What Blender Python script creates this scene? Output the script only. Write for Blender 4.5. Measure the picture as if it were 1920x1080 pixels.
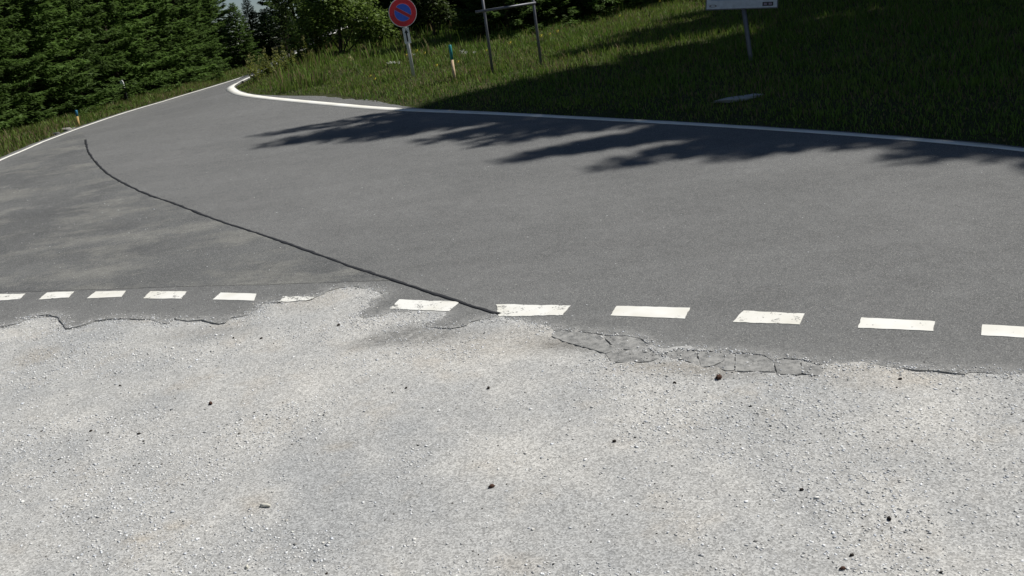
import bpy, math, random
import numpy as np
from mathutils import Vector, Matrix
from mathutils.geometry import delaunay_2d_cdt

random.seed(7)
rng = np.random.default_rng(7)
scene = bpy.context.scene
for o in list(bpy.data.objects):
    bpy.data.objects.remove(o)
C = scene.collection

# ------------------------------------------------------------------ camera, sky, sun, exposure
FPX = 1800.0                      # focal length in pixels of a 1920 wide frame
PITCH, ROLL, CAMZ = math.radians(15), math.radians(8), 3.012
fwd = np.array([0, math.cos(PITCH), -math.sin(PITCH)])
r0 = np.array([1.0, 0, 0]); u0 = np.cross(r0, fwd)
right = math.cos(ROLL) * r0 - math.sin(ROLL) * u0
up = math.cos(ROLL) * u0 + math.sin(ROLL) * r0
CAM = np.array([0, 0, CAMZ])
cd = bpy.data.cameras.new('camera'); cam = bpy.data.objects.new('camera', cd); C.objects.link(cam)
M = Matrix.Identity(4)
for i in range(3):
    M[i][0], M[i][1], M[i][2], M[i][3] = right[i], up[i], -fwd[i], CAM[i]
cam.matrix_world = M
cd.sensor_width = 36; cd.lens = 36 * FPX / 1920; cd.clip_start = 0.1; cd.clip_end = 3000
scene.camera = cam

SUN_AZ, SUN_EL = math.radians(12), math.radians(53)     # azimuth from +x towards +y
S = Vector((math.cos(SUN_EL) * math.cos(SUN_AZ), math.cos(SUN_EL) * math.sin(SUN_AZ), math.sin(SUN_EL)))
w = bpy.data.worlds.new('World'); scene.world = w; w.use_nodes = True
nt = w.node_tree
sky = nt.nodes.new('ShaderNodeTexSky'); sky.sky_type = 'NISHITA'; sky.sun_disc = False
sky.sun_elevation = SUN_EL; sky.sun_rotation = math.pi / 2 - SUN_AZ
sky.altitude = 1200; sky.dust_density = 0.6
nt.links.new(sky.outputs[0], nt.nodes['Background'].inputs[0])
nt.nodes['Background'].inputs[1].default_value = 0.05
sl = bpy.data.lights.new('sun', 'SUN'); sl.energy = 5.0; sl.angle = math.radians(0.4); sl.color = (1, 0.97, 0.92)
so = bpy.data.objects.new('sun', sl); C.objects.link(so)
so.rotation_euler = S.to_track_quat('Z', 'Y').to_euler(); so.location = (10, 10, 40)
scene.view_settings.view_transform = 'Standard'; scene.view_settings.look = 'None'
scene.view_settings.exposure = 0.0; scene.view_settings.gamma = 1.0

# ------------------------------------------------------------------ helpers
def obj(name, me, mat=None, parent=None, label=None, cat=None, group=None, kind=None):
    o = bpy.data.objects.new(name, me); C.objects.link(o)
    if mat is not None and me is not None and not me.materials:
        me.materials.append(mat)
    if parent is not None: o.parent = parent
    if label: o['label'] = label
    if cat: o['category'] = cat
    if group: o['group'] = group
    if kind: o['kind'] = kind
    return o

def empty(name, loc, rot=None, label=None, cat=None, group=None):
    o = obj(name, None, None, None, label, cat, group)
    o.location = loc
    if rot is not None: o.rotation_euler = rot
    o.empty_display_size = 0.1
    return o

def mesh_np(name, V, F, col=None, smooth=False, attr='col'):
    """V (n,3), F (m,k) equal-sized faces"""
    V = np.asarray(V, np.float32); F = np.asarray(F, np.int32)
    me = bpy.data.meshes.new(name)
    me.vertices.add(len(V)); me.vertices.foreach_set('co', V.ravel())
    m, k = F.shape
    me.loops.add(m * k); me.loops.foreach_set('vertex_index', F.ravel())
    me.polygons.add(m); me.polygons.foreach_set('loop_start', np.arange(0, m * k, k, dtype=np.int32))
    me.polygons.foreach_set('loop_total', np.full(m, k, np.int32))
    if smooth: me.polygons.foreach_set('use_smooth', np.ones(m, bool))
    if col is not None:
        a = me.color_attributes.new(attr, 'FLOAT_COLOR', 'POINT')
        c = np.ones((len(V), 4), np.float32); c[:, :3] = col
        a.data.foreach_set('color', c.ravel())
    me.update(calc_edges=True)
    return me

class MB:
    def __init__(s): s.v = []; s.f = []
    def add(s, vs, fs):
        b = len(s.v); s.v += [tuple(p) for p in vs]; s.f += [tuple(b + i for i in f) for f in fs]
    def box(s, c, h):
        x, y, z = c; a, b, d = h
        vs = [(x + i * a, y + j * b, z + k * d) for k in (-1, 1) for j in (-1, 1) for i in (-1, 1)]
        s.add(vs, [(0, 2, 3, 1), (4, 5, 7, 6), (0, 1, 5, 4), (2, 6, 7, 3), (0, 4, 6, 2), (1, 3, 7, 5)])
    def tube(s, pts, rad, n=8, cap=True):
        pts = [Vector(p) for p in pts]
        rad = rad if isinstance(rad, (list, tuple)) else [rad] * len(pts)
        vs = []; fs = []
        for i, p in enumerate(pts):
            t = (pts[min(i + 1, len(pts) - 1)] - pts[max(i - 1, 0)]).normalized()
            a = t.orthogonal().normalized() if abs(t.z) < .9 else (Vector((1, 0, 0)) - t * t.x).normalized()
            b = t.cross(a)
            for k in range(n):
                q = 2 * math.pi * k / n
                vs.append(p + (a * math.cos(q) + b * math.sin(q)) * rad[i])
        for i in range(len(pts) - 1):
            for k in range(n):
                fs.append((i * n + k, i * n + (k + 1) % n, (i + 1) * n + (k + 1) % n, (i + 1) * n + k))
        if cap:
            fs.append(tuple(range(n))[::-1]); fs.append(tuple((len(pts) - 1) * n + k for k in range(n)))
        s.add(vs, fs)
    def prism_y(s, poly, y0, y1):
        """outline poly in x,z pulled from y0 (front) to y1 (back)"""
        n = len(poly)
        vs = [(x, y0, z) for x, z in poly] + [(x, y1, z) for x, z in poly]
        fs = [tuple(range(n)), tuple(range(2 * n - 1, n - 1, -1))]
        fs += [(i, i + n, (i + 1) % n + n, (i + 1) % n) for i in range(n)]
        s.add(vs, fs)
    def build(s, name, mat, parent=None, smooth=False, **k):
        me = bpy.data.meshes.new(name); me.from_pydata(s.v, [], s.f)
        if smooth:
            for p in me.polygons: p.use_smooth = True
        me.update()
        return obj(name, me, mat, parent, **k)

def vnoise(x, y, sc, seed=0):
    """smooth value noise in 0..1, vectorised"""
    x = np.asarray(x, float) / sc; y = np.asarray(y, float) / sc
    xi = np.floor(x).astype(np.int64); yi = np.floor(y).astype(np.int64); fx = x - xi; fy = y - yi
    def h(a, b):
        n = (a * 374761393 + b * 668265263 + seed * 974634777) & 0x7fffffff
        n = ((n ^ (n >> 13)) * 1274126177) & 0x7fffffff
        return ((n ^ (n >> 16)) & 0xffff) / 65535.0
    u = fx * fx * (3 - 2 * fx); v = fy * fy * (3 - 2 * fy)
    return (h(xi, yi) * (1 - u) + h(xi + 1, yi) * u) * (1 - v) + (h(xi, yi + 1) * (1 - u) + h(xi + 1, yi + 1) * u) * v

def fbm(x, y, sc, seed=0, o=3):
    t = 0; a = 1; s = 0
    for i in range(o):
        t = t + a * vnoise(x, y, sc / 2 ** i, seed + i * 17); s += a; a *= .55
    return t / s

# ------------------------------------------------------------------ terrain function
AX, AY = -0.01646, 0.08754       # the road rises gently away from the lay-by
def G0(x, y):
    x = np.asarray(x, float); y = np.asarray(y, float)
    drop = np.interp(y, [18, 20, 22, 25, 28, 33.5, 38, 42, 50, 60, 90], [0, .03, .12, .32, .53, .90, 1.15, 1.36, 1.75, 2.2, 3.2])
    t = np.clip((-5.8 - x) / 4.8, 0, 1); m = t * t * (3 - 2 * t)
    return AX * np.clip(x, -60, 60) + AY * np.where(y < 90, y, 90 + .03 * (y - 90)) - drop * m

def at(px, py, dz=0.0):
    """the point of the paved ground seen at this place of the 1920 x 1080 photograph"""
    d = fwd + (px - 960) / FPX * right - (py - 540) / FPX * up
    t = 1.0
    for _ in range(900):
        p = CAM + d * t
        h = p[2] - float(G0(p[0], p[1])) - dz
        if h < 0.0008: break
        t += max(h * 0.8, 0.0008)
        if t > 400: break
    return CAM + d * t

def at2(L): return [tuple(at(*p)[:2]) for p in L]

LEFT = [(-12.0, 0.0), (-11.0, 8.0), (-10.1, 14.5)] + at2([(0, 303), (75, 269), (150, 240), (225, 214), (300, 192), (370, 171), (420, 156)])
lx, ly = LEFT[-1]
LEFT += [(lx + .3, ly + 6), (lx + 1.6, ly + 14), (lx + 4, ly + 24)]
RIGHT_PX = [(430, 162), (433, 169), (450, 178), (500, 184), (550, 189), (620, 195.5), (700, 203), (800, 208), (900, 211.5), (1000, 216.5), (1100, 222), (1250, 230), (1400, 239), (1550, 249), (1700, 260.5), (1800, 269), (1915, 280.5)]
RIGHT = at2(RIGHT_PX)
rx, ry = RIGHT[0]
RIGHT = [(rx + 4.0, ry + 34), (rx + 2.0, ry + 22), (rx + 1.0, ry + 12), (rx + .6, ry + 6), (rx + .25, ry + 2)] + RIGHT
ex, ey = RIGHT[-1]
RIGHT += [(ex + 1.0, ey - 1.9), (ex + 2.2, ey - 5.0), (ex + 3.0, ey - 9)]

def sdist(x, y, L, side):
    """distance to a polyline, positive on the given side (+1 left of its direction)"""
    x = np.asarray(x, float); y = np.asarray(y, float)
    best = np.full(x.shape, 1e9); sg = np.zeros(x.shape); pp = np.zeros(x.shape)
    for (ax, ay), (bx, by) in zip(L[:-1], L[1:]):
        dx, dy = bx - ax, by - ay; l2 = dx * dx + dy * dy
        t = np.clip(((x - ax) * dx + (y - ay) * dy) / l2, 0, 1)
        d = np.hypot(x - ax - t * dx, y - ay - t * dy)
        c = (dx * (y - ay) - dy * (x - ax)) / math.sqrt(l2)
        m = (d < best - 1e-7) | ((np.abs(d - best) <= 1e-7) & (np.abs(c) > pp))
        best = np.where(m, d, best); sg = np.where(m, np.sign(c), sg); pp = np.where(m, np.abs(c), pp)
    return best * sg * side
def dleft(x, y): return sdist(x, y, LEFT, 1)         # positive beyond the left edge line
def dright(x, y): return sdist(x, y, RIGHT, 1)       # positive on the grass bank
def sstep(a, b, v):
    t = np.clip((v - a) / (b - a), 0, 1); return t * t * (3 - 2 * t)

def G(x, y):
    dl = dleft(x, y); dr = dright(x, y)
    z = G0(x, y) - 0.06
    z = z + 0.10 * sstep(.1, .7, dl) * (dl > 0) - np.where(dl > 1.6, .22 * (dl - 1.6), 0) * (dl < 40) - (dl >= 40) * 8.4
    far = sstep(12, 22, dr)
    b = .10 * sstep(.25, .9, dr) + np.where(dr > 1, .035 * np.minimum(dr - 1, 14), 0) + far * .10 * np.clip(dr - 14, 0, 60)
    z = z + np.where(dr > 0, b, 0)
    z = z + np.where((dr > .6) | (dl > .8), .10 * (fbm(x, y, 1.7, 5) - .5), 0)
    return z

# ------------------------------------------------------------------ materials
def new_mat(name):
    m = bpy.data.materials.new(name); m.use_nodes = True
    return m, m.node_tree, m.node_tree.nodes['Principled BSDF']
def plain(name, col, rough=.6, metal=0.0, spec=.5):
    m, t, b = new_mat(name)
    b.inputs['Roughness'].default_value = rough; b.inputs['Metallic'].default_value = metal
    b.inputs['Specular IOR Level'].default_value = spec
    n = t.nodes.new('ShaderNodeTexNoise'); n.inputs['Scale'].default_value = 14; n.inputs['Detail'].default_value = 6
    r = t.nodes.new('ShaderNodeMapRange'); r.inputs[1].default_value = .3; r.inputs[2].default_value = .75
    r.inputs[3].default_value = .82; r.inputs[4].default_value = 1.1
    x = t.nodes.new('ShaderNodeMix'); x.data_type = 'RGBA'; x.blend_type = 'MULTIPLY'; x.inputs[0].default_value = 1
    g = t.nodes.new('ShaderNodeTexCoord')
    t.links.new(g.outputs['Object'], n.inputs['Vector']); t.links.new(n.outputs[0], r.inputs[0])
    x.inputs[6].default_value = (*col, 1); t.links.new(r.outputs[0], x.inputs[7])
    t.links.new(x.outputs[2], b.inputs['Base Color'])
    return m

class NT:
    """small node-graph builder"""
    def __init__(s, name):
        s.m, s.t, s.b = new_mat(name)
        g = s.t.nodes.new('ShaderNodeNewGeometry'); s.pos = g.outputs['Position']
    def n(s, typ, **k):
        x = s.t.nodes.new(typ)
        for a, v in k.items(): setattr(x, a, v)
        return x
    def link(s, a, b): s.t.links.new(a, b)
    def mapped(s, scale):
        v = s.n('ShaderNodeVectorMath', operation='MULTIPLY'); v.inputs[1].default_value = scale; s.link(s.pos, v.inputs[0]); return v.outputs[0]
    def noise(s, scale, detail=4, rough=.55, vec=None, out=0):
        x = s.n('ShaderNodeTexNoise'); x.inputs['Scale'].default_value = scale; x.inputs['Detail'].default_value = detail
        x.inputs['Roughness'].default_value = rough; s.link(vec or s.pos, x.inputs['Vector']); return x.outputs[out]
    def vor(s, scale, out='Distance', feature='F1', vec=None):
        x = s.n('ShaderNodeTexVoronoi', feature=feature); x.inputs['Scale'].default_value = scale; s.link(vec or s.pos, x.inputs['Vector']); return x.outputs[out]
    def rng(s, v, a, b, c=0, d=1):
        x = s.n('ShaderNodeMapRange'); s.link(v, x.inputs[0])
        for i, q in enumerate((a, b, c, d)): x.inputs[i + 1].default_value = q
        return x.outputs[0]
    def math(s, op, a, b):
        x = s.n('ShaderNodeMath', operation=op)
        for i, q in enumerate((a, b)):
            if isinstance(q, (int, float)): x.inputs[i].default_value = q
            else: s.link(q, x.inputs[i])
        return x.outputs[0]
    def mix(s, fac, a, b, blend='MIX'):
        x = s.n('ShaderNodeMix', data_type='RGBA', blend_type=blend)
        if isinstance(fac, (int, float)): x.inputs[0].default_value = fac
        else: s.link(fac, x.inputs[0])
        for i, q in ((6, a), (7, b)):
            if isinstance(q, tuple): x.inputs[i].default_value = (*q, 1)
            else: s.link(q, x.inputs[i])
        return x.outputs[2]
    def bump(s, h, strength, dist):
        x = s.n('ShaderNodeBump'); x.inputs['Strength'].default_value = strength; x.inputs['Distance'].default_value = dist
        s.link(h, x.inputs['Height']); s.link(x.outputs[0], s.b.inputs['Normal'])
    def attr(s, name='col'):
        x = s.n('ShaderNodeAttribute', attribute_name=name); return x
    def done(s, col, rough=.8, spec=.3):
        s.link(col, s.b.inputs['Base Color'])
        if isinstance(rough, float): s.b.inputs['Roughness'].default_value = rough
        else: s.link(rough, s.b.inputs['Roughness'])
        s.b.inputs['Specular IOR Level'].default_value = spec
        return s.m

GRAVEL_COL = (.38, .375, .355)
def asphalt(name, base, light, patch, patch_amt, streak=False):
    g = NT(name)
    sp = g.vor(160, 'Color'); sep = g.n('ShaderNodeSeparateColor'); g.link(sp, sep.inputs[0])
    grit = g.rng(sep.outputs[0], .0, 1, .66, 1.34)
    bright = g.rng(sep.outputs[1], .90, .96)
    big = g.rng(g.noise(.55, 5, .6), .35, .68)
    med = g.rng(g.noise(6, 6, .7), .3, .72, .9, 1.1)
    c = g.mix(big, base, light)
    if patch_amt:
        v = g.mapped((1.1, 1.7, 1)) if streak else None
        pn = g.rng(g.noise(.9, 10, .72, v), .47, .60, 0, patch_amt)
        c = g.mix(pn, c, patch)
    c = g.mix(1.0, c, med, 'MULTIPLY'); c = g.mix(1.0, c, grit, 'MULTIPLY')
    c = g.mix(g.math('MULTIPLY', bright, .5), c, (.42, .41, .38))
    sp2 = g.vor(38, 'Color'); se2 = g.n('ShaderNodeSeparateColor'); g.link(sp2, se2.inputs[0]); dst = g.rng(g.vor(38), .0, .22, 1, 0)
    c = g.mix(g.math('MULTIPLY', g.math('MULTIPLY', g.rng(se2.outputs[0], .90, .93), dst), .8), c, (.48, .47, .45))
    c = g.mix(1.0, c, g.rng(g.noise(.9, 6, .6, g.mapped((.25, 1.6, 1))), .3, .7, .93, 1.07), 'MULTIPLY')
    a = g.attr('col'); sepa = g.n('ShaderNodeSeparateColor'); g.link(a.outputs['Color'], sepa.inputs[0])
    dn = g.math('MULTIPLY', sepa.outputs[0], g.rng(g.noise(16, 5, .7), .34, .60))
    c = g.mix(dn, c, GRAVEL_COL)
    g.bump(sep.outputs[0], .35, .004)
    return g.done(c, .88, .25)
M_ROAD = asphalt('asphalt_main', (.136, .1375, .1345), (.156, .1565, .153), (.122, .123, .121), .4)
M_OLD = asphalt('asphalt_old', (.098, .100, .100), (.140, .142, .138), (.190, .188, .172), .8, True)

def paint(name, wear):
    g = NT(name)
    n1 = g.noise(9, 6, .7); n2 = g.noise(55, 4, .7)
    mixn = g.math('ADD', g.math('MULTIPLY', n1, .6), g.math('MULTIPLY', n2, .4))
    f = g.rng(mixn, wear, wear + .05)
    tone = g.mix(g.rng(g.noise(3, 3), .4, .7), (.80, .79, .74), (.70, .68, .60))
    c = g.mix(f, tone, (.15, .148, .14))
    return g.done(c, .6, .4)
M_PAINT = paint('road_paint', .605); M_PAINT_WORN = paint('road_paint_worn', .545); M_PAINT_FADED = paint('road_paint_faded', .49); M_PAINT_LINE = paint('edge_line_paint', .66)

def tar():
    g = NT('bitumen'); c = g.mix(g.rng(g.noise(25, 4), .35, .7), (.014, .015, .017), (.034, .034, .036))
    return g.done(c, .62, .4)
M_TAR = tar()

def gravel_mat():
    g = NT('gravel')
    sp = g.vor(110, 'Color'); sep = g.n('ShaderNodeSeparateColor'); g.link(sp, sep.inputs[0])
    grit = g.rng(sep.outputs[0], 0, 1, .66, 1.36)
    c = g.mix(g.rng(g.noise(.9, 5, .6), .36, .66), (.345, .348, .342), (.468, .458, .43))
    c = g.mix(g.rng(g.noise(2.3, 5, .6), .56, .72, 0, .3), c, (.43, .38, .31))
    a = g.attr('col'); sa = g.n('ShaderNodeSeparateColor'); g.link(a.outputs['Color'], sa.inputs[0])
    ragged = g.rng(g.noise(12, 5, .7), .3, .62, .35, 1.0)
    c = g.mix(g.math('MULTIPLY', sa.outputs[0], ragged), c, (.17, .168, .16))      # asphalt showing through
    c = g.mix(g.math('MULTIPLY', sa.outputs[1], ragged), c, (.30, .245, .17))      # ochre soil
    c = g.mix(1.0, c, g.rng(g.noise(22, 5, .7), .3, .7, .88, 1.12), 'MULTIPLY')
    c = g.mix(1.0, c, grit, 'MULTIPLY')
    h = g.math('ADD', g.math('MULTIPLY', sep.outputs[0], .6), g.noise(60, 5, .7))
    g.bump(h, .55, .006)
    return g.done(c, .92, .15)
M_GRAVEL = gravel_mat()

def col_mat(name, rough=.8, spec=.25, trans=0.0, vary=0.0):
    """colour comes from a per-piece colour attribute"""
    g = NT(name); a = g.attr('col'); c = a.outputs['Color']
    if vary:
        oi = g.n('ShaderNodeObjectInfo'); r = g.rng(oi.outputs['Random'], 0, 1, 1 - vary, 1 + vary)
        c = g.mix(1.0, c, r, 'MULTIPLY')
    g.done(c, rough, spec)
    if trans:
        tr = g.n('ShaderNodeBsdfTranslucent'); g.link(c, tr.inputs[0])
        mx = g.n('ShaderNodeMixShader'); mx.inputs[0].default_value = trans
        out = g.t.nodes['Material Output']
        g.link(g.b.outputs[0], mx.inputs[1]); g.link(tr.outputs[0], mx.inputs[2]); g.link(mx.outputs[0], out.inputs[0])
    return g.m
M_STONE = col_mat('pebble_stone', .85, .25)
M_GRASS = col_mat('grass_blades', .6, .3, .35)
M_LEAF = col_mat('leaves', .55, .35, .45, .12)
M_NEEDLE = col_mat('spruce_needles', .65, .25, .5, .15)
M_FLOWER = col_mat('petals', .7, .2, .3)

def soil_mat():
    g = NT('grass_ground')
    c = g.mix(g.rng(g.noise(1.3, 5), .35, .65), (.035, .048, .016), (.055, .060, .025))
    c = g.mix(g.rng(g.noise(9, 5), .5, .75), c, (.075, .062, .038))
    g.bump(g.noise(18, 6), .8, .05)
    return g.done(c, .95, .1)
M_SOIL = soil_mat()
def bark_mat():
    g = NT('bark'); v = g.mapped((9, 9, 2))
    c = g.mix(g.rng(g.noise(3, 6, .7, v), .35, .7), (.045, .034, .026), (.11, .088, .07))
    g.bump(g.noise(6, 5, .7, v), .8, .03)
    return g.done(c, .95, .1)
M_BARK = bark_mat()
M_STEEL = plain('galvanised_steel', (.62, .63, .65), .45, .25)
M_DARKSTEEL = plain('dull_steel', (.16, .165, .18), .55, .5)
M_WHITE = plain('white_enamel', (.78, .78, .76), .35)
M_RED = plain('sign_red', (.68, .012, .03), .35)
M_BLUE = plain('sign_blue', (.025, .12, .68), .35)
M_BLACK = plain('sign_black', (.012, .012, .014), .45)
M_TEAL = plain('teal_paint', (.03, .27, .29), .5)
M_CYAN = plain('blue_paint', (.035, .20, .34), .5)
M_WOOD = plain('pale_wood', (.56, .41, .25), .75)
M_OCHREWOOD = plain('ochre_wood', (.46, .31, .11), .75)
M_BOARD = plain('board_face', (.55, .60, .66), .4)
M_PICTURE = plain('board_picture', (.36, .45, .58), .4)
M_BROWN = plain('board_brown', (.12, .07, .05), .5)
M_LILAC = plain('board_lilac', (.30, .24, .32), .5)

# ------------------------------------------------------------------ the ground
def axis(lo, hi, fine0, fine1, st, grow):
    a = list(np.arange(fine0, fine1 + 1e-6, st)); s = st
    while a[-1] < hi: s *= grow; a.append(a[-1] + s)
    b = [fine0]; s = st
    while b[-1] > lo: s *= grow; b.append(b[-1] - s)
    return np.array(b[:0:-1] + a)
gx = axis(-500, 500, -22, 20, .35, 1.22); gy = axis(-120, 700, -4, 46, .35, 1.2)
X, Y = np.meshgrid(gx, gy); Z = G(X, Y)
nx, ny = len(gx), len(gy)
idx = np.arange(nx * ny).reshape(ny, nx)
Fq = np.stack([idx[:-1, :-1], idx[:-1, 1:], idx[1:, 1:], idx[1:, :-1]], -1).reshape(-1, 4)
obj('ground', mesh_np('ground', np.stack([X.ravel(), Y.ravel(), Z.ravel()], 1), Fq, smooth=True), M_SOIL, kind='structure')

def rag(L, step, amp, seed=0, sc=.12):
    """subdivide a plan polyline and make it ragged"""
    out = []
    for (ax, ay), (bx, by) in zip(L[:-1], L[1:]):
        l = math.hypot(bx - ax, by - ay); n = max(1, int(l / step))
        for i in range(n):
            t = i / n; x, y = ax + (bx - ax) * t, ay + (by - ay) * t
            dx = (float(fbm(x, y, sc, seed, 3)) - .5) * 2 * amp; dy = (float(fbm(x, y, sc, seed + 50, 3)) - .5) * 2 * amp
            out.append((x + dx, y + dy))
    out.append(L[-1]); return out

def inside(px, py, poly):
    c = np.zeros(px.shape, bool); n = len(poly)
    for i in range(n):
        x1, y1 = poly[i]; x2, y2 = poly[(i + 1) % n]
        if y1 == y2: continue
        m = ((y1 > py) != (y2 > py)) & (px < (x2 - x1) * (py - y1) / (y2 - y1) + x1)
        c ^= m
    return c

def sheet(name, poly, pts, dz, skirt, attrfn=None, zf=G0):
    """a plan polygon draped on the ground with a real edge of the given depth"""
    n = len(poly)
    vin = [Vector(p) for p in poly] + [Vector(p) for p in pts]
    v, e, f, ov, oe, of = delaunay_2d_cdt(vin, [(i, (i + 1) % n) for i in range(n)], [], 1, 1e-5)
    P = np.array([(p.x, p.y) for p in v]); z = zf(P[:, 0], P[:, 1]) + dz
    V = np.column_stack([P, z]); F = [tuple(q) for q in f]
    if skirt:
        ec = {}
        for q in F:
            for i in range(len(q)):
                a, b = q[i], q[(i + 1) % len(q)]; ec[(a, b)] = ec.get((a, b), 0) + 1
        bnd = [(a, b) for (a, b) in ec if (b, a) not in ec]
        ids = sorted({a for ab in bnd for a in ab}); mp = {a: len(V) + i for i, a in enumerate(ids)}
        V = np.vstack([V, V[ids] - [0, 0, skirt]])
        for a, b in bnd: F.append((b, a, mp[a])); F.append((b, mp[a], mp[b]))
    # orient upward
    out = []
    for q in F:
        out.append(q)
    me = bpy.data.meshes.new(name); me.from_pydata([tuple(p) for p in V], [], out)
    if attrfn is not None:
        a = me.color_attributes.new('col', 'FLOAT_COLOR', 'POINT'); c = np.ones((len(V), 4), np.float32)
        c[:, :3] = attrfn(V[:, 0], V[:, 1]); a.data.foreach_set('color', c.ravel())
    me.update(); return me

# broken lower edge of the asphalt, left to right
EDGE_PX = [(0, 613), (37, 605), (63, 592), (93, 589), (112, 596), (117, 608), (123, 616), (147, 612), (180, 600), (213, 597), (250, 598), (283, 599), (300, 604), (313, 607), (328, 597), (353, 601), (377, 599), (410, 607), (420, 605), (433, 595), (467, 590), (483, 580), (493, 567), (520, 567), (547, 562), (587, 558), (607, 551), (617, 545), (639, 538), (665, 536), (689, 542), (717, 549.5), (712, 556), (696, 562), (686, 575), (670, 591), (669, 599), (678, 603), (704, 596), (722, 588.5), (735, 583), (756, 585), (793, 584), (829, 587), (832, 597), (798, 604), (800, 612), (845, 615), (873, 610), (881, 603), (902, 598), (933, 596.5), (941, 601.6), (975, 601.6), (1006, 609), (1029, 617), (1087, 621), (1125, 626.5), (1137, 628.5), (1175, 628.5), (1201, 633.5), (1222, 653), (1239, 663.5), (1271, 654), (1306, 656), (1350, 659), (1408, 663), (1432, 665), (1449, 674), (1472, 671), (1510, 675), (1542, 684), (1570, 683), (1608.5, 683), (1642, 683), (1664, 689), (1700, 690.5), (1747.5, 695), (1807, 700), (1819, 698), (1843, 698), (1879, 702.5), (1920, 705)]
E2 = at2(EDGE_PX)
EDGE = [(-14, 12.4), (-10, 11.0), (-7, 9.9)] + E2 + [(E2[-1][0] + 1.2, E2[-1][1] - .45), (E2[-1][0] + 3.5, E2[-1][1] - 1.4), (12.5, .5)]
EDGE = rag(EDGE, .035, .018, 3, .09)

def offset(L, d):
    out = []
    for i, (x, y) in enumerate(L):
        ax, ay = L[max(i - 1, 0)]; bx, by = L[min(i + 1, len(L) - 1)]
        l = math.hypot(bx - ax, by - ay); dd = d[i] if isinstance(d, (list, tuple)) else d
        out.append((x - (by - ay) / l * dd, y + (bx - ax) / l * dd))
    return out
def resample(L, step):
    out = []
    for (ax, ay), (bx, by) in zip(L[:-1], L[1:]):
        n = max(1, int(math.hypot(bx - ax, by - ay) / step))
        out += [(ax + (bx - ax) * i / n, ay + (by - ay) * i / n) for i in range(n)]
    return out + [L[-1]]
def smooth_line(L, it=2):
    for _ in range(it):
        o = [L[0]]
        for a, b in zip(L[:-1], L[1:]):
            o += [(a[0] * .75 + b[0] * .25, a[1] * .75 + b[1] * .25), (a[0] * .25 + b[0] * .75, a[1] * .25 + b[1] * .75)]
        L = o + [L[-1]]
    return L

RS = smooth_line(RIGHT); LS = smooth_line(LEFT)
# the paved strip beyond the edge line is wider towards the corner
xs = np.array([p[0] for p in RS]); ysr = np.array([p[1] for p in RS])
shoulder = [float(.14 + .62 * np.exp(-((x + 3.6) / 1.5) ** 2) * (y < 26)) for x, y in zip(xs, ysr)]
RO = rag(offset(RS, shoulder), .12, .05, 9, .3)
LO = rag(offset(LS, .22), .15, .05, 12, .4)
road_poly = LO + RO + [(14.0, -3.0)] + EDGE[::-1] + [(-14.5, 6)]
# left line runs away from the camera, so start at its near end
road_poly = [(-14.6, 3.0)] + LO + RO + [(13.2, -1.0)] + EDGE[::-1]
road_arr = road_poly
bx = np.arange(-15, 15, .3); by = np.arange(-3, 75, .3); BX, BY = np.meshgrid(bx, by); BX = BX.ravel() + rng.uniform(-.03, .03, BX.size); BY = BY.ravel()
ins = inside(BX, BY, road_poly)
EA = np.array(EDGE[::2])
def edge_d(x, y):
    x = np.asarray(x); out = np.full(x.shape, 9.0)
    for i in range(0, len(EA), 1):
        out = np.minimum(out, np.hypot(x - EA[i, 0], y - EA[i, 1]))
    return out
nearE = edge_d(BX, BY)
keep = ins & (nearE > .06)
ipts = list(zip(BX[keep], BY[keep]))
fx_, fy_ = np.meshgrid(np.arange(-7, 6, .08), np.arange(4, 12, .08)); fx_ = fx_.ravel() + rng.uniform(-.02, .02, fx_.size); fy_ = fy_.ravel()
dE = edge_d(fx_, fy_); k2 = inside(fx_, fy_, road_poly) & (dE > .05) & (dE < .6)
ipts += list(zip(fx_[k2], fy_[k2]))
def road_dust(x, y):
    d = edge_d(x, y); c = np.zeros((len(x), 3))
    c[:, 0] = np.clip(1 - d / .16, 0, 1) * (.25 + .55 * vnoise(x, y, .5, 8)) + .12 * np.clip(1 - d / .7, 0, 1)
    return c
road = obj('road', sheet('road', road_poly, ipts, 0, .045, road_dust), M_ROAD, kind='structure')

# older, patchier asphalt of the side road, left of the sealed joint
SEAM_PX = [(160, 262), (163, 280), (175, 300), (196, 322), (225, 341), (270, 363), (330, 383), (400, 411), (470, 433), (540, 457), (610, 482), (680, 508), (740, 526), (800, 546), (850, 562), (890, 576), (920, 586), (938, 589)]
SEAM = smooth_line(at2(SEAM_PX), 1)
old_low = at2([(0, 548), (120, 545), (230, 541), (350, 537), (450, 535), (560, 532), (640, 529), (700, 527), (735, 526)])
old_left = at2([(155, 247), (75, 278), (3, 309)])
OLD_POLY = rag(at2([(735, 526)]) + [p for p in SEAM[::-1] if p[1] > at(737, 525.5)[1]] + old_left + [(-9.9, 14.5), (-10.7, 11.6)] + old_low[:-1] + at2([(735, 526)]), .12, .02, 21, .3)[:-1]
iO = inside(BX, BY, OLD_POLY)
OA = np.array(OLD_POLY)
dO = np.min(np.hypot(BX[iO][:, None] - OA[None, :, 0], BY[iO][:, None] - OA[None, :, 1]), 1)
iop = list(zip(BX[iO][dO > .1], BY[iO][dO > .1]))
obj('side_road', sheet('side_road', OLD_POLY, iop, .0025, 0, lambda x, y: np.zeros((len(x), 3))), M_OLD, kind='structure')

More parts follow.
